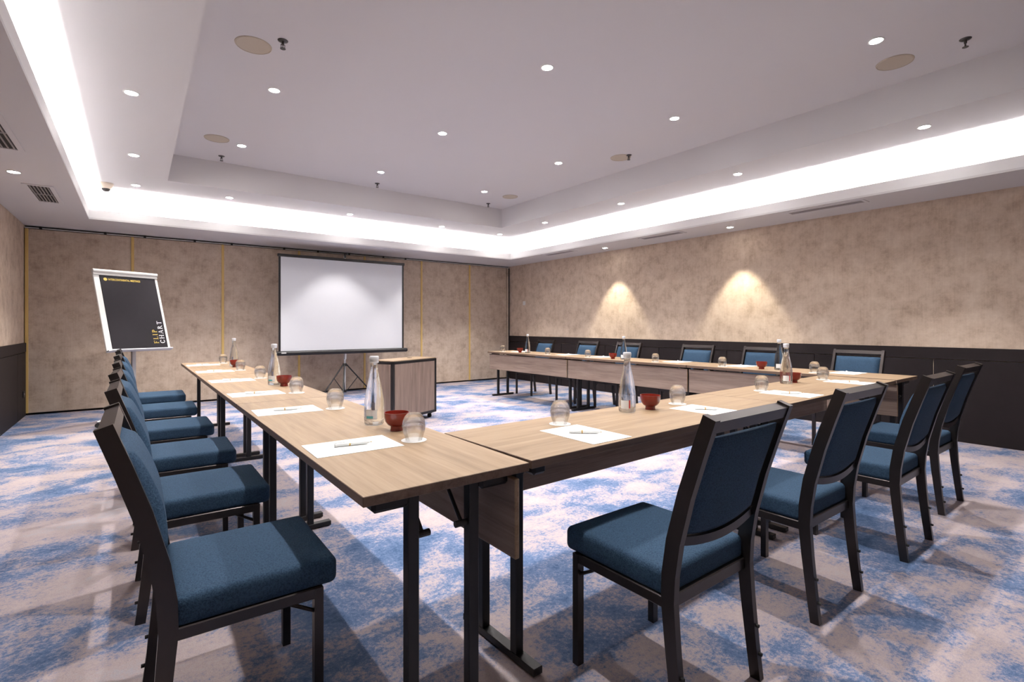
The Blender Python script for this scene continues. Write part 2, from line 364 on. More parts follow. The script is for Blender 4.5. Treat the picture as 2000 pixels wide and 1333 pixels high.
for x, y, w_ in [(.71, 6.40, 'flip chart side, first'), (.69, 4.11, 'flip chart side, second'), (4.79, 6.50, 'wainscot side, first'), (4.76, 4.18, 'wainscot side, second'), (4.76, 1.39, 'wainscot side, third')]:
    t = thing('ceiling_speaker', (x, y, ZT), 0, 'round beige ceiling loudspeaker on the %s from partition' % w_, 'loudspeaker', 'ceiling loudspeakers')
    ob('grille', mk('spk', 'speaker', lambda bm: bm_lathe(bm, [(0, -.006), (.112, -.006), (.116, -.003)], 40), True), t)
    ob('rim', mk('spkrim', 'speaker', lambda bm: bm_lathe(bm, [(.115, -.002), (.116, -.007), (.121, -.006), (.123, 0)], 40), True), t)
def sprinkler(x, y, w_):
    t = thing('sprinkler', (x, y, ZT), 0, 'small dark metal fire sprinkler %s' % w_, 'sprinkler', 'sprinkler heads')
    ob('escutcheon', mk('spr1', 'chrome', lambda bm: bm_lathe(bm, [(0, -.012), (.02, -.012), (.034, -.004), (.036, 0)], 20), True), t)
    ob('body', mk('spr2', 'chrome', lambda bm: (bm_cyl(bm, (0, 0, -.010), (0, 0, -.032), .009, 10), bm_box(bm, (.012, 0, -.042), (.004, .005, .03)), bm_box(bm, (-.012, 0, -.042), (.004, .005, .03)), bm_cyl(bm, (0, 0, -.03), (0, 0, -.056), .003, 8))), t)
    ob('deflector', mk('spr3', 'chrome', lambda bm: bm_cyl(bm, (0, 0, -.060), (0, 0, -.057), .019, 14)), t)
for p in [(.85, 3.92, 'on the flip chart side, by the loudspeaker farther from partition'), (.83, 7.03, 'by the loudspeaker nearest the flip chart'), (4.76, 7.08, 'in the recess corner over the wainscot row end'),
          (4.77, 4.06, 'touching the rim of a ceiling loudspeaker'), (4.78, .975, 'at the recess end farthest from the partition, wainscot side'), (2.80, 7.04, 'in the recess above the projector screen')]: sprinkler(*p)
t = thing('dome_camera', (-.296, 7.875, ZR), 0, 'small cream security camera with dark dome under the ceiling', 'security camera')
ob('mount', mk('cctv1', 'cream_plastic', lambda bm: bm_lathe(bm, [(.075, 0), (.075, -.012), (.062, -.045), (.045, -.066), (0, -.066)], 28), True), t)
ob('dome', mk('cctv2', 'dark', lambda bm: bm_lathe(bm, [(.044, -.060), (.040, -.080), (.026, -.096), (0, -.103)], 24), True), t)
t = thing('access_point', (1.485, LY1+CV-.002, 2.68), 0, 'pale half-round unit on the glowing cove wall above the partition', 'wireless unit')
ob('body', mk('ap1', 'cream_plastic', lambda bm: bm_lathe(bm, [(0, .045), (.06, .043), (.11, .03), (.125, .008), (.125, 0)], 36), True), t, None, (PI/2, 0, 0))
ob('status_light', mk('ap2', 'mark_grey', lambda bm: bm_cyl(bm, (0, 0, .040), (0, 0, .046), .006, 10)), t, (-.05, 0, -.02), (PI/2, 0, 0))
def slat_vent(x0, x1, y0, y1, label):
    t = thing('air_vent', ((x0+x1)/2, (y0+y1)/2, ZS), 0, label, 'air vent', 'slatted vents in the soffit')
    W, D = x1-x0, y1-y0
    ob('frame', mk('svf%.2f' % W, 'ceiling', lambda bm: frame(bm, (-W/2-.035, W/2+.035, -D/2-.035, D/2+.035), (-W/2, W/2, -D/2, D/2), -.008, .008)), t)
    ob('backing', mk('svb%.2f' % W, 'dark', lambda bm: bm_box(bm, (0, 0, -.0008), (W, D, .0012))), t)
    ob('cross_bar', mk('svc%.2f' % W, 'vent_grey', lambda bm: bm_box(bm, (0, 0, -.005), (W, .02, .008))), t)
    k = 6
    for i in range(k):
        ob('slat', mk('slat%.2f' % D, 'vent_grey', lambda bm: bm_box(bm, (0, 0, 0), (.010, D, .006), Matrix.Rotation(R(25), 4, 'Y'))), t, (-W/2+W*(i+.5)/k, 0, -.005))
slat_vent(-.91, -.71, 4.42, 5.24, 'slatted grey air vent in the low soffit, farther from the partition')
slat_vent(-.82, -.665, 6.48, 7.25, 'slatted grey air vent in the low soffit near the flip chart')
for i, (y0, y1) in enumerate([(6.5, 7.2), (4.3, 4.97), (2.08, 2.82)]):
    D = y1-y0
    t = thing('linear_diffuser', (6.165, (y0+y1)/2, ZS), 0, 'long narrow slot air diffuser in soffit by wallpaper wall, %s from partition' % ordn(i, 3), 'air vent', 'slot diffusers')
    ob('frame', mk('ldf%d' % i, 'ceiling', lambda bm: frame(bm, (-.085, .085, -D/2-.03, D/2+.03), (-.06, .06, -D/2, D/2), -.008, .008)), t)
    ob('backing', mk('ldb%d' % i, 'vent_grey', lambda bm: bm_box(bm, (0, 0, -.0008), (.12, D, .0012))), t)
    for xx in (-.03, 0, .03):
        ob('blade', mk('ldl%d' % i, 'vent_grey', lambda bm: bm_box(bm, (0, 0, 0), (.010, D, .006))), t, (xx, 0, -.005))
t = thing('wall_switch', (XR-.001, 8.60, 1.665), 0, 'small white control plate on wallpaper wall beside the partition', 'switch')
ob('plate', mk('sw1', 'white_plastic', lambda bm: bm_box(bm, (-.006, 0, 0), (.012, .085, .085), bev=.003)), t)
ob('button', mk('sw2', 'rail_white', lambda bm: bm_box(bm, (-.014, 0, 0), (.006, .03, .05), bev=.001)), t)
t = thing('wall_socket', (XL+.019, 8.93, .30), 0, 'small dark power socket low on the dark wainscot by the partition', 'socket')
ob('plate', mk('so1', 'metal_black', lambda bm: bm_box(bm, (.004, 0, 0), (.008, .08, .08), bev=.002)), t)
ob('insert', mk('so2', 'vent_grey', lambda bm: bm_box(bm, (.010, 0, 0), (.005, .02, .025), bev=.001)), t)

# ------------------------------------------------------------------ tables
TL, TD, TZ = 1.885, 0.535, 0.75
def tabletop(bm):
    fs = bm_box(bm, (0, 0, TZ-.0135), (TL, TD, .027), bev=.0015)
    for f in bm.faces: f.material_index = 0 if abs(f.normal.z) > .9 else 1
def modesty(bm):
    bm_box(bm, (0, 0, 0), (TL-.012, .018, .25), bev=.003)
    for f in bm.faces: f.material_index = 0 if abs(f.normal.y) > .9 else 1
def folding_table(x, y, rz, label, group):
    t = thing('folding_table', (x, y, 0), rz, label, 'table', group)
    ob('tabletop', mk('tabletop', ['wood', 'wood_edge'], tabletop), t)
    ob('modesty_panel', mk('modesty', ['wood_panel', 'wood'], modesty), t, (0, TD/2-.042, .580))
    for s in (-1, 1):
        xx = s*(TL/2-.075)
        ob('foot_bar', mk('footbar', 'metal_black', lambda bm: bm_box(bm, (0, 0, .018), (.04, .43, .026), bev=.002)), t, (xx, 0, 0))
        for q in (-1, 1):
            ob('leg', mk('post', 'metal_black', lambda bm: bm_box(bm, (0, 0, .376), (.034, .034, .692), bev=.002)), t, (xx, q*.10, 0))
            ob('bracket', mk('bracket', 'metal_black', lambda bm: bm_box(bm, (0, .035, .702), (.06, .11, .042), bev=.010)), t, (xx, q*.135, 0), (0, 0, 0 if q > 0 else PI))
            br = ob('brace', mk('brace', 'metal_black', lambda bm: (bm_cyl(bm, (0, 0, .585), (-.125, 0, .715), .006, 8), bm_box(bm, (-.13, 0, .713), (.06, .03, .018), bev=.003))), t, (xx, q*.065, 0), (0, 0, 0 if s > 0 else PI))
            ob('lock_pin', mk('lockpin', 'metal_black', lambda bm: bm_cyl(bm, (0, -.022, .585), (0, .022, .585), .010, 12)), br)
    return t
LEFT_X = lambda y: .455-.0079*(y-1.24)
for i in range(3):     # first from the partition
    y0 = 1.24+(2-i)*1.893; yc = y0+TL/2
    folding_table(LEFT_X(yc)+TD/2, yc, -PI/2+.0079, 'wood-topped folding table in the row beside the flip chart, %s from partition' % ordn(i, 3), 'folding tables')
FRONT = []
fx, fy = 1.010, 1.255
for i, a in enumerate((R(2.05), R(2.05))):
    c, s = math.cos(a), math.sin(a)
    FRONT.append((fx, fy, a))
    folding_table(fx+c*TL/2-s*TD/2, fy+s*TL/2+c*TD/2, a, ['wood-topped folding table bridging the two rows, its end against the flip chart row',
                  'wood-topped folding table bridging the two rows, its end against the wainscot row'][i], 'folding tables')
    fx += c*(TL+.006); fy += s*(TL+.006)
def front_pt(x, dy):     # a point dy behind the sitters' edge of the bridging tables
    f = FRONT[0] if x < FRONT[1][0] else FRONT[1]
    return (x-math.sin(f[2])*dy, f[1]+(x-f[0])*math.tan(f[2])+dy)
RIGHT_X = lambda y: 4.828-.016*(y-1.37)
for i in range(3):
    y0 = 1.40+(2-i)*1.893; yc = y0+TL/2
    folding_table(RIGHT_X(yc)+TD/2, yc, PI/2+.016, 'wood-topped folding table in the row by the dark wainscot, %s from partition' % ordn(i, 3), 'folding tables')

# ------------------------------------------------------------------ chairs
UP = [(-.222, 0), (-.207, .12), (-.192, .26), (-.182, .38), (-.185, .46), (-.200, .56), (-.236, .70), (-.275, .82), (-.314, .932)]
def up_y(z):
    for (y0, z0), (y1, z1) in zip(UP, UP[1:]):
        if z0 <= z <= z1: return y0+(y1-y0)*(z-z0)/(z1-z0)
    return UP[-1][0]
CW = 0.225
def back_pad(bm):
    nx, nz = 14, 16; hx = CW-.030
    F_, B_ = [], []
    for j in range(nz+1):
        v = j/nz; rf, rb = [], []
        for i in range(nx+1):
            u = -1+2*i/nx
            zb = .578-.022*(1-u*u); zt = .868
            z = zb+(zt-zb)*v; y = up_y(z)
            ex = min(1, (1-abs(u))/.16); ez = min(1, v/.10, (1-v)/.10)
            e = math.sqrt(max(0, 1-(1-min(1, ex))**2))*math.sqrt(max(0, 1-(1-min(1, ez))**2))
            bulge = .018+.024*math.sin(PI*min(1, (1-v)*.85+.12))
            rf.append(bm.verts.new((u*hx, y+.004+bulge*e, z)))
            rb.append(bm.verts.new((u*hx, y-.004-.012*e-.010*(1-u*u), z)))
        F_.append(rf); B_.append(rb)
    for j in range(nz):
        for i in range(nx):
            bm.faces.new((F_[j][i], F_[j][i+1], F_[j+1][i+1], F_[j+1][i])); bm.faces.new((B_[j][i], B_[j+1][i], B_[j+1][i+1], B_[j][i+1]))
    for i in range(nx):
        bm.faces.new((F_[0][i], B_[0][i], B_[0][i+1], F_[0][i+1])); bm.faces.new((F_[nz][i], F_[nz][i+1], B_[nz][i+1], B_[nz][i]))
    for j in range(nz):
        bm.faces.new((F_[j][0], F_[j+1][0], B_[j+1][0], B_[j][0])); bm.faces.new((F_[j][nx], B_[j][nx], B_[j+1][nx], F_[j+1][nx]))
def lower_rail(bm):
    n = 12; P = []
    for i in range(n+1):
        u = -1+2*i/n; zc = .562-.024*(1-u*u); y = up_y(zc)-.012*(1-u*u)
        P.append((u*(CW-.020), y, zc))
    rows = [[bm.verts.new((p[0], p[1]+dy, p[2]+dz)) for p in P] for dy, dz in ((-.012, -.013), (.012, -.013), (.012, .013), (-.012, .013))]
    for a in range(4):
        for i in range(n): bm.faces.new((rows[a][i], rows[a][i+1], rows[(a+1) % 4][i+1], rows[(a+1) % 4][i]))
    for i in (0, n): bm.faces.new([rows[a][i] for a in range(4)])
def chair(x, y, rz, label, group):
    t = thing('banquet_chair', (x, y, 0), rz, label, 'chair', group)
    ob('seat', mk('seat', 'fabric', lambda bm: bm_rbox(bm, (0, .039, .425), (CW-.006, .214, .041), .022, .008), True, 60), t)
    def sf(bm):
        for s in (-1, 1): bm_box(bm, (s*(CW-.016), .01, .372), (.026, .385, .034), bev=.003)
        bm_box(bm, (0, .195, .372), (2*CW-.058, .024, .034), bev=.003); bm_box(bm, (0, -.176, .375), (2*CW-.05, .022, .040), bev=.003)
        bm_box(bm, (0, .01, .383), (2*CW-.06, .35, .008))
    ob('seat_frame', mk('seat_frame', 'chair_metal', sf), t)
    ob('backrest', mk('back_pad', 'fabric', back_pad, True, 60), t)
    ob('top_rail', mk('top_rail', 'chair_metal', lambda bm: bm_ribbon(bm, [(up_y(.893)+.001, .893), (up_y(.926)+.001, .926)], .036, -CW+.020, CW-.020)), t)
    ob('lower_rail', mk('lower_rail', 'chair_metal', lower_rail, True), t)
    for s in (-1, 1):
        ob('leg', mk('front_leg', 'chair_metal', lambda bm: bm_prism(bm, [(-.014, -.013, 0), (.014, -.013, 0), (.014, .013, 0), (-.014, .013, 0)], (0, 0, .386))), t, (s*(CW-.016), .195, 0))
        rl = ob('back_leg', mk('back_leg', 'chair_metal', lambda bm: bm_ribbon(bm, UP, [.034, .036, .040, .044, .046, .046, .044, .042, .040], -.012, .012)), t, (s*(CW-.012), 0, 0))
        for z in (.085, .175):
            ob('bumper', mk('bumper', 'rubber', lambda bm: bm_cyl(bm, (0, 0, 0), (0, -.012, 0), .006, 8)), rl, (0, up_y(z)-.016, z))
        ob('stacking_bar', mk('stackbar', 'chair_metal', lambda bm: bm_cyl(bm, (0, .185, .315), (0, .095, .368), .006, 8)), t, (s*(CW-.016), 0, 0))
    return t
LCH = [6.50, 5.48, 4.45, 3.53, 2.70, 1.80]
for i, y in enumerate(LCH):
    chair(.250-.018*(y-1.8), y, -PI/2+R(random.uniform(-1, 1)), 'blue upholstered dark-framed chair, %s from the flip chart in its row' % ORD[i], 'chairs in the flip chart row')
FCH = [(1.452, 1.09), (2.372, 1.112), (3.292, 1.085), (4.242, 1.155)]
for i, (x, y) in enumerate(FCH[::-1]):
    chair(x, y, R(1+random.uniform(-1, 1)), 'blue upholstered dark-framed chair at the bridging tables, %s from dark wainscot' % ordn(i, 4), 'chairs at the bridging tables')
RCH = [6.80, 5.76, 4.93, 3.79, 2.96, 2.02]
for i, y in enumerate(RCH):
    chair(5.50+(.06 if i == 5 else 0), y, PI/2+R(random.uniform(-1, 1)), 'blue upholstered dark-framed chair before dark wainscot, %s from the partition' % ORD[i], 'chairs in the wainscot row')

# ------------------------------------------------------------------ table settings
BOT = [(0, 0), (.036, 0), (.041, .006), (.0425, .03), (.0425, .075), (.041, .10), (.036, .14), (.029, .175), (.022, .205), (.0175, .232), (.0155, .252), (.0155, .270), (.0165, .272), (.0165, .280), (0, .280)]
def label_patch(bm, r0, z0, z1, a0, a1, off=.0006, prof=BOT):
    def rad(z):
        for (ra, za), (rb, zb) in zip(prof, prof[1:]):
            if za <= z <= zb and zb > za: return ra+(rb-ra)*(z-za)/(zb-za)
        return r0
    n, k = 10, 4; G = []
    for j in range(k+1):
        z = z0+(z1-z0)*j/k; r = rad(z)+off
        G.append([bm.verts.new((r*math.cos(a0+(a1-a0)*i/n), r*math.sin(a0+(a1-a0)*i/n), z)) for i in range(n+1)])
    for j in range(k):
        for i in range(n): bm.faces.new((G[j][i], G[j][i+1], G[j+1][i+1], G[j+1][i]))
def bottle(x, y, kind, face, label):
    t = thing('water_bottle', (x, y, TZ), face, label, 'bottle', 'water bottles')
    ob('body', mk('bottle_body', 'bottle', lambda bm: bm_lathe(bm, BOT, 36), True, 40), t)
    ob('cap', mk('bottle_cap', 'cap', lambda bm: bm_lathe(bm, [(.0178, .268), (.0196, .270), (.0186, .276), (.0202, .280), (.0202, .293), (.018, .297), (0, .297)], 24), True), t)
    if kind == 'red':
        lb = ob('bottle_label', mk('lab_w', 'label_white', lambda bm: label_patch(bm, .0425, .022, .062, -.75, .45)), t)
        ob('red_print', mk('lab_r', 'label_red', lambda bm: label_patch(bm, .0425, .024, .064, .20, .36, .0012)), lb)
    else:
        lb = ob('bottle_label', mk('lab_g', 'label_white', lambda bm: label_patch(bm, .0425, .028, .070, -.9, .3)), t)
        ob('arch_refraction', mk('lab_a', 'mark_grey', lambda bm: label_patch(bm, .0425, .068, .100, -.22, .08, .0012)), lb)  # dark arch refracted in the glass, painted on as a grey patch, not printed
        ob('teal_print', mk('lab_t', 'label_teal', lambda bm: label_patch(bm, .0425, .032, .042, -.8, -.1, .0014)), lb)
        ob('neck_print', mk('lab_n', 'mark_grey', lambda bm: label_patch(bm, .02, .200, .226, -.14, .06, .0010)), lb)
def bowl(x, y, label):
    o = thing('lacquer_bowl', (x, y, TZ), 0, label, 'bowl', 'red lacquer bowls')
    ob('body', mk('bowl', 'lacquer', lambda bm: bm_lathe(bm, [(0, .018), (.022, .019), (.038, .030), (.046, .050), (.0485, .074), (.0515, .074), (.051, .058), (.046, .038), (.036, .024), (.026, .018), (0, .017)], 40), True, 50), o)
    ob('foot', mk('bowlfoot', 'lacquer', lambda bm: bm_lathe(bm, [(0, .0185), (.0255, .0195), (.0245, .010), (.0265, 0), (.023, 0), (.021, .008), (0, .009)], 36), True, 50), o)
def glass(x, y, label, gl):
    c = tag(ob('coaster', mk('coaster', 'white_paper', lambda bm: bm_cyl(bm, (0, 0, 0), (0, 0, .0012), .047, 40)), None, (x, y, TZ)), 'round white paper coaster under glass; '+gl, 'coaster', 'paper coasters')
    o = tag(ob('glass_tumbler', mk('tumbler', 'glass', lambda bm: bm_lathe(bm, [(0, .076), (.014, .0755), (.026, .072), (.0365, .063), (.0412, .052), (.0390, .030), (.0300, .004), (.0290, 0), (.0306, 0),
                                                            (.0316, .006), (.0405, .032), (.0432, .053), (.0405, .074), (.0330, .090), (.0245, .099), (.019, .101), (.013, .0985), (0, .096)], 40), True, 60),
            None, (x, y, TZ+.0013)), label, 'glass', 'upturned tumblers')
def paper_pen(x, y, rz, label, plabel, pen_rot):
    tag(ob('paper_sheet', mk('paper', 'white_paper', lambda bm: bm_box(bm, (0, 0, .0008), (.212, .300, .0016))), None, (x, y, TZ), (0, 0, rz)), label, 'paper', 'note sheets')
    t = thing('pen', (x+.0, y+.0, TZ+.0086), rz+pen_rot, plabel, 'pen', 'white pens')
    ob('barrel', mk('pen1', 'pen_white', lambda bm: (bm_cyl(bm, (0, -.045, 0), (0, .062, 0), .0068, 12), bm_cyl(bm, (0, -.062, 0), (0, -.045, 0), .0026, 12, .0068)), True), t)
    ob('clip', mk('pen2', 'pen_white', lambda bm: bm_box(bm, (0, .045, .0076), (.003, .035, .0016))), t)
    ob('gold_band', mk('pen3', 'pen_gold', lambda bm: bm_cyl(bm, (0, .008, 0), (0, .013, 0), .0072, 12)), t)
    ob('tip', mk('pen4', 'pen_gold', lambda bm: bm_cyl(bm, (0, -.068, 0), (0, -.062, 0), .0009, 8, .0022)), t)
RL, RF, RW = 'flip chart row', 'bridging tables', 'wainscot row'
def settings_labels(kind, row, i, n):
    return '%s, %s from %s' % (kind, ordn(i, n), {'flip chart row': 'partition in the flip chart row', 'bridging tables': 'flip chart row on the bridging tables', 'wainscot row': 'partition in the wainscot row'}[row])
# flip chart row, counted from the partition
LP = [6.42, 5.46, 4.48, 3.52, 2.735, 1.79]
for i, y in enumerate(LP):
    ex = LEFT_X(y)
    paper_pen(ex+.170, y, PI/2+R(random.uniform(-2, 2)), settings_labels('blank white sheet under a pen', RL, i, 6), settings_labels('white pen with gold band on sheet', RL, i, 6), R(-12+random.uniform(-4, 4)))
for i, y in enumerate([6.62, 5.48, 4.55, 3.42, 2.655, 1.743]):
    glass(LEFT_X(y)+.385, y, settings_labels('upturned clear glass tumbler on paper coaster', RL, i, 6), settings_labels('coaster', RL, i, 6).replace('coaster, ', ''))
for i, (x, y) in enumerate([(.835, 6.10), (.805, 3.985), (.833, 2.13)]):
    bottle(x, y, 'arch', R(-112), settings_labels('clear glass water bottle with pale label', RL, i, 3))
for i, (x, y) in enumerate([(.825, 5.93), (.845, 3.86), (.861, 1.955)]):
    bowl(x, y, settings_labels('small red lacquer bowl beside bottle', RL, i, 3))
# bridging tables, counted from the flip chart row
for i, x in enumerate([1.435, 2.335, 3.31, 4.34]):
    p = front_pt(x, .170)
    paper_pen(p[0], p[1], FRONT[i//2][2]+R(random.uniform(-2, 2)), settings_labels('blank white sheet under a pen', RF, i, 4), settings_labels('white pen with gold band on sheet', RF, i, 4), R(48+random.uniform(-6, 6)))
for i, (x, dy) in enumerate([(1.501, .378), (2.401, .385), (3.324, .36), (4.40, .38)]):
    p = front_pt(x, dy); glass(p[0], p[1], settings_labels('upturned clear glass tumbler on paper coaster', RF, i, 4), settings_labels('coaster', RF, i, 4).replace('coaster, ', ''))
for i, (x, y, ex, ey) in enumerate([(1.964, 1.682, 2.120, 1.663), (3.87, 1.80, 3.99, 1.80)]):
    w_ = ['flip chart', 'wainscot'][i]
    bottle(x, y, 'red', R(-140), 'clear glass water bottle with red-printed label, bridging tables, towards %s' % w_)
    bowl(ex, ey, 'small red lacquer bowl by the red-printed bottle, bridging tables, towards %s' % w_)
# wainscot row, counted from the partition
for i, y in enumerate([6.62, 5.52, 4.83, 3.65, 2.87, 1.87]):
    paper_pen(RIGHT_X(y)+TD-.170, y, -PI/2+R(random.uniform(-2, 2)), settings_labels('blank white sheet under a pen', RW, i, 6), settings_labels('white pen with gold band on sheet', RW, i, 6), R(30))
for i, y in enumerate([6.84, 5.72, 4.90, 3.80, 2.955, 2.06]):
    glass(RIGHT_X(y)+TD-.385, y, settings_labels('upturned clear glass tumbler on paper coaster', RW, i, 6), settings_labels('coaster', RW, i, 6).replace('coaster, ', ''))
for i, (y, yb) in enumerate([(6.22, 6.40), (4.30, 4.47), (2.385, 2.55)]):
    bottle(RIGHT_X(y)+.175, y, 'red', R(-150), settings_labels('clear glass water bottle with pale label', RW, i, 3))
    bowl(RIGHT_X(yb)+.165, yb, settings_labels('small red lacquer bowl beside bottle', RW, i, 3))

# ------------------------------------------------------------------ projector screen
SX0, SX1, SY, SZ0, SZ1 = 1.775, 3.865, 8.48, .745, 2.305
scx = (SX0+SX1)/2
t = thing('projector_screen', (scx, SY, 0), 0, 'black-framed white projector screen on a tripod before the partition', 'projector screen')
W = SX1-SX0
ob('screen_surface', mk('scr', 'screen', lambda bm: bm_box(bm, (0, 0, (SZ0+SZ1)/2), (W-.05, .003, SZ1-SZ0-.06))), t)
for s in (-1, 1): ob('side_border', mk('scrside', 'metal_black', lambda bm: bm_box(bm, (0, -.001, (SZ0+SZ1)/2), (.030, .007, SZ1-SZ0-.04))), t, (s*(W/2-.015), 0, 0))
ob('top_bar', mk('scrtop', 'metal_black', lambda bm: bm_box(bm, (0, 0, SZ1-.022), (W+.03, .030, .045), bev=.006)), t)
hs = ob('housing', mk('scrhouse', 'metal_black', lambda bm: (bm_cyl(bm, (-W/2-.02, 0, .745), (W/2+.05, 0, .745), .036, 20), bm_cyl(bm, (-W/2-.035, 0, .745), (-W/2-.02, 0, .745), .030, 20), bm_cyl(bm, (W/2+.05, 0, .745), (W/2+.065, 0, .745), .030, 20)), True), t)
ob('maker_plate', mk('scrplate', 'rail_white', lambda bm: bm_box(bm, (-W/2+.07, -.036, .752), (.07, .003, .016))), hs)
ob('pole', mk('scrpole', 'silver', lambda bm: bm_cyl(bm, (0, .045, .07), (0, .045, 2.36), .016, 14), True), t)
ob('hook', mk('scrhook', 'metal_black', lambda bm: (bm_box(bm, (0, .03, 2.355), (.022, .05, .07), bev=.004), bm_box(bm, (.02, .0, 2.385), (.05, .02, .02), bev=.003))), t)
ob('carry_clamp', mk('scrclamp', 'silver', lambda bm: bm_box(bm, (0, .02, .675), (.03, .06, .12), bev=.004)), t)
hub = ob('tripod_hub', mk('scrhub', 'metal_black', lambda bm: bm_cyl(bm, (0, .045, .50), (0, .045, .545), .035, 18), True), t)
ob('lower_collar', mk('scrcollar', 'metal_black', lambda bm: bm_cyl(bm, (0, .045, .06), (0, .045, .10), .030, 18), True), t)
for a in (R(-8), R(200), R(248)):
    dx, dy = math.cos(a), math.sin(a)
    lg = ob('tripod_leg', mk('scrleg%.2f' % a, 'metal_black', lambda bm: bm_cyl(bm, (dx*.03, .045+dy*.03, .525), (dx*.47, .045+dy*.47, .012), .011, 10), True), t)
    ob('strut', mk('scrstr%.2f' % a, 'metal_black', lambda bm: bm_cyl(bm, (dx*.03, .045+dy*.03, .08), (dx*.215, .045+dy*.215, .310), .007, 8), True), lg)
    ob('rubber_foot', mk('scrft%.2f' % a, 'rubber', lambda bm: bm_cyl(bm, (dx*.462, .045+dy*.462, 0), (dx*.462, .045+dy*.462, .03), .015, 10)), lg)

# ------------------------------------------------------------------ rolling cabinet
t = thing('rolling_cabinet', (2.373, 5.499, 0), R(24.5), 'wood-grain lectern cabinet with dark edges on castors between the tables', 'cabinet')
CWd, CDp, CH = .82, .34, .772
ob('body', mk('cabbody', 'wood_cab', lambda bm: bm_box(bm, (CWd/2, CDp/2, .415), (CWd-.03, CDp-.03, .68), bev=.002)), t)
ob('front_panel', mk('cabfront', 'wood_cab', lambda bm: bm_box(bm, (CWd/2, .009, .415), (CWd-.075, .014, .63), bev=.002)), t)
ob('side_panel', mk('cabside', 'wood_cab', lambda bm: bm_box(bm, (.009, CDp/2, .415), (.014, CDp-.075, .63), bev=.002)), t)
ob('side_panel', mk('cabside2', 'wood_cab', lambda bm: bm_box(bm, (CWd-.009, CDp/2, .415), (.014, CDp-.075, .63), bev=.002)), t)
def cabframe(bm):
    for x in (.0175, CWd-.0175):
        for y in (.0175, CDp-.0175): bm_box(bm, (x, y, .415), (.035, .035, .69), bev=.002)
    for z in (.085, .745):
        for y in (.0175, CDp-.0175): bm_box(bm, (CWd/2, y, z), (CWd, .035, .033), bev=.002)
        for x in (.0175, CWd-.0175): bm_box(bm, (x, CDp/2, z), (.035, CDp, .033), bev=.002)
ob('edge_frame', mk('cabframe', 'metal_black', cabframe), t)
ob('top', mk('cabtop', 'wood', lambda bm: bm_box(bm, (CWd/2, CDp/2, .766), (CWd-.012, CDp-.012, .012), bev=.002)), t)
ob('cable_grommet', mk('cabgrom', 'dark', lambda bm: bm_cyl(bm, (CWd*.66, CDp*.62, .770), (CWd*.66, CDp*.62, .775), .03, 20)), t)
for x in (.07, CWd-.07):
    for y in (.06, CDp-.06):
        cs = ob('castor', mk('castor', 'metal_black', lambda bm: (bm_box(bm, (0, 0, .058), (.05, .05, .008)), bm_box(bm, (.016, 0, .042), (.004, .03, .036)), bm_box(bm, (-.016, 0, .042), (.004, .03, .036)))), t, (x, y, 0))
        ob('wheel', mk('castorw', 'rubber', lambda bm: bm_cyl(bm, (-.011, 0, .027), (.011, 0, .027), .027, 20), True), cs)

# ------------------------------------------------------------------ flip chart
t = thing('flip_chart', (.037, 7.561, 0), .476, 'grey flip chart easel with black FLIP CHART pad, tilted back', 'flip chart')
BW, BH, BT = .70, 1.02, .323
bd = Matrix.Translation((0, 0, .870)) @ Matrix.Rotation(-BT, 4, 'X')
def B(name, key, mat, fn, par=None, sm=False):
    def g(bm): fn(bm); bmesh.ops.transform(bm, matrix=bd, verts=bm.verts)
    return ob(name, mk(key, mat, g, sm), par or t)
B('board', 'fcboard', 'rail_white', lambda bm: bm_box(bm, (0, .014, BH/2), (BW-.02, .016, BH-.02)))
B('side_rail', 'fcr1', 'rail_white', lambda bm: bm_box(bm, (-BW/2+.031, 0, BH/2-.01), (.062, .024, BH-.02), bev=.004))
B('side_rail', 'fcr2', 'rail_white', lambda bm: bm_box(bm, (BW/2-.016, 0, BH/2-.01), (.032, .024, BH-.02), bev=.004))
B('clamp_bar', 'fcclamp', 'rail_white', lambda bm: (bm_cyl(bm, (-BW/2, -.018, BH-.018), (BW/2, -.018, BH-.018), .024, 18), bm_box(bm, (0, -.012, BH-.045), (BW, .020, .045), bev=.004)), sm=True)
B('pen_tray', 'fctray', 'silver', lambda bm: (bm_box(bm, (0, -.025, .010), (BW, .060, .018), bev=.004), bm_cyl(bm, (-BW/2+.04, -.055, .014), (BW/2, -.055, .014), .010, 12)))
pad = B('pad', 'fcpad', 'board_black', lambda bm: bm_box(bm, (.015, -.0135, BH/2-.02), (BW-.094, .006, BH-.075)))
def text_mesh(key, mat, s, size, loc, spacing=1.0, fit=None):
    cu = bpy.data.curves.new('tmp', 'FONT'); cu.body = s; cu.size = size; cu.space_character = spacing; cu.extrude = .0004; cu.offset = .0007
    o = bpy.data.objects.new('tmp', cu); COL.objects.link(o)
    me = bpy.data.meshes.new_from_object(o.evaluated_get(bpy.context.evaluated_depsgraph_get()))
    bpy.data.objects.remove(o); bpy.data.curves.remove(cu)
    if fit:
        wd = max(v.co.x for v in me.vertices); k = fit/wd
        for v in me.vertices: v.co.x *= k
    me.transform(bd @ Matrix.Translation(loc) @ Matrix.Rotation(PI/2, 4, 'X'))
    me.materials.clear(); me.materials.append(M[mat]); me.name = key
    return me
py_ = -.0172
ob('header_print', text_mesh('hdr', 'text_gold', 'INTERCONTINENTAL MEETINGS', .034, (-.205, py_, .892), 1.05, fit=.345), pad)
B('logo_print', 'fclogo', 'text_gold', lambda bm: bm_cyl(bm, (-.235, py_, .903), (-.235, py_-.001, .903), .019, 24), pad)
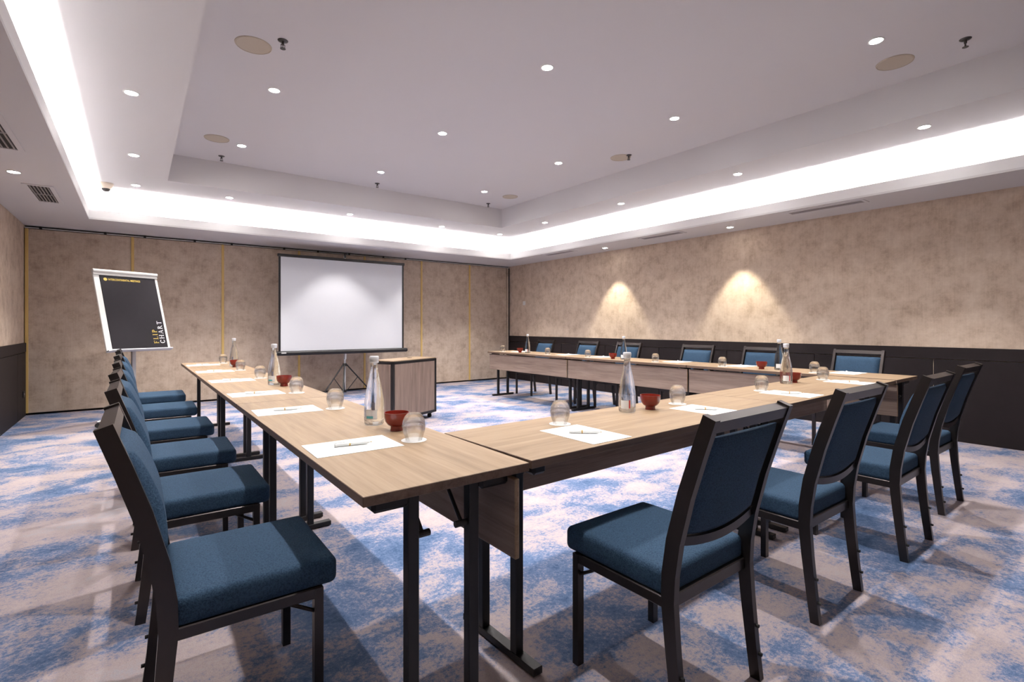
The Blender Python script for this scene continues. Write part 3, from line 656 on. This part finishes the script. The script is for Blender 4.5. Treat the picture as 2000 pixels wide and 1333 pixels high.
# serif capitals for the vertical title: strokes as small polygons on a unit cap height
def rc(x0, x1, y0, y1): return [(x0, y0), (x1, y0), (x1, y1), (x0, y1)]
def stem(x, w=.15): return [rc(x, x+w, 0, 1), rc(x-.08, x+w+.08, 0, .05), rc(x-.08, x+w+.08, .95, 1)]
def arc(cx, cy, rx, ry, a0, a1, tw=.15, th=.06, n=14):
    out = []
    for i in range(n):
        q = []
        for a, inn in ((i, 0), (i+1, 0), (i+1, 1), (i, 1)):
            an = R(a0+(a1-a0)*a/n); k = tw*abs(math.cos(an))+th*abs(math.sin(an))
            q.append((cx+(rx-inn*k)*math.cos(an), cy+(ry-inn*k)*math.sin(an)))
        out.append(q)
    return out
GL = {
 'F': (.66, stem(.08)+[rc(.2, .62, .94, 1), rc(.57, .62, .78, 1), rc(.2, .48, .49, .55), rc(.44, .48, .40, .64)]),
 'L': (.66, stem(.08)+[rc(.2, .64, 0, .06), rc(.58, .64, 0, .22)]),
 'I': (.36, stem(.08)),
 'P': (.68, stem(.08)+arc(.30, .73, .32, .27, -90, 90)+[rc(.2, .31, .94, 1), rc(.2, .31, .46, .52)]),
 'C': (.84, arc(.46, .5, .42, .5, 42, 318, .16, .06, 24)+[rc(.72, .77, .68, .93), rc(.74, .79, .10, .26)]),
 'H': (.94, stem(.08)+stem(.68)+[rc(.2, .70, .48, .54)]),
 'A': (.90, [[(.08, 0), (.14, 0), (.46, .93), (.43, 1)], [(.42, 1), (.50, 1), (.86, 0), (.68, 0)], rc(.24, .66, .30, .36), rc(0, .24, 0, .05), rc(.60, .94, 0, .05)]),
 'R': (.86, stem(.08)+arc(.30, .74, .31, .26, -90, 90)+[rc(.2, .31, .94, 1), rc(.2, .34, .48, .54), [(.32, .50), (.46, .50), (.84, 0), (.66, 0)], rc(.66, .88, 0, .05)]),
 'T': (.80, stem(.32)+[rc(.04, .76, .94, 1), rc(.04, .09, .76, 1), rc(.71, .76, .76, 1)]),
}
def title(word, size, x_base, z0, gap):
    """word runs upwards, caps pointing to the left"""
    def g(bm):
        z = z0
        for ch in word:
            adv, polys = GL[ch]
            for q in polys:
                vs = [bm.verts.new((x_base-py*size, py_, z+pxx*size)) for pxx, py in q]
                f = bm.faces.new(vs)
            z += (adv+gap)*size
    return g
B('flip_print', 'fcflip', 'text_gold', title('FLIP', .055, .222, .090, .30), pad)
B('chart_print', 'fcchart', 'text_white', title('CHART', .055, .294, .090, .24), pad)
ob('pole', mk('fcpole', 'silver', lambda bm: (bm_box(bm, (-.015, .11, .62), (.045, .03, 1.12), bev=.005), bm_box(bm, (-.015, .10, 1.05), (.08, .07, .10), bev=.006))), t)
for k in range(5):
    a = R(100+72*k); dx, dy = math.cos(a), math.sin(a)
    bl = ob('base_leg', mk('fcleg%d' % k, 'silver', lambda bm: bm_cyl(bm, (-.015+dx*.02, .11+dy*.02, .095), (-.015+dx*.36, .11+dy*.36, .066), .018, 10, .012), True), t)
    ob('castor', mk('fccast%d' % k, 'rubber', lambda bm: (bm_cyl(bm, (-.015+dx*.35-dy*.014, .11+dy*.35+dx*.014, .026), (-.015+dx*.35+dy*.014, .11+dy*.35-dx*.014, .026), .026, 16), bm_cyl(bm, (-.015+dx*.35, .11+dy*.35, .03), (-.015+dx*.35, .11+dy*.35, .066), .008, 8))), bl)
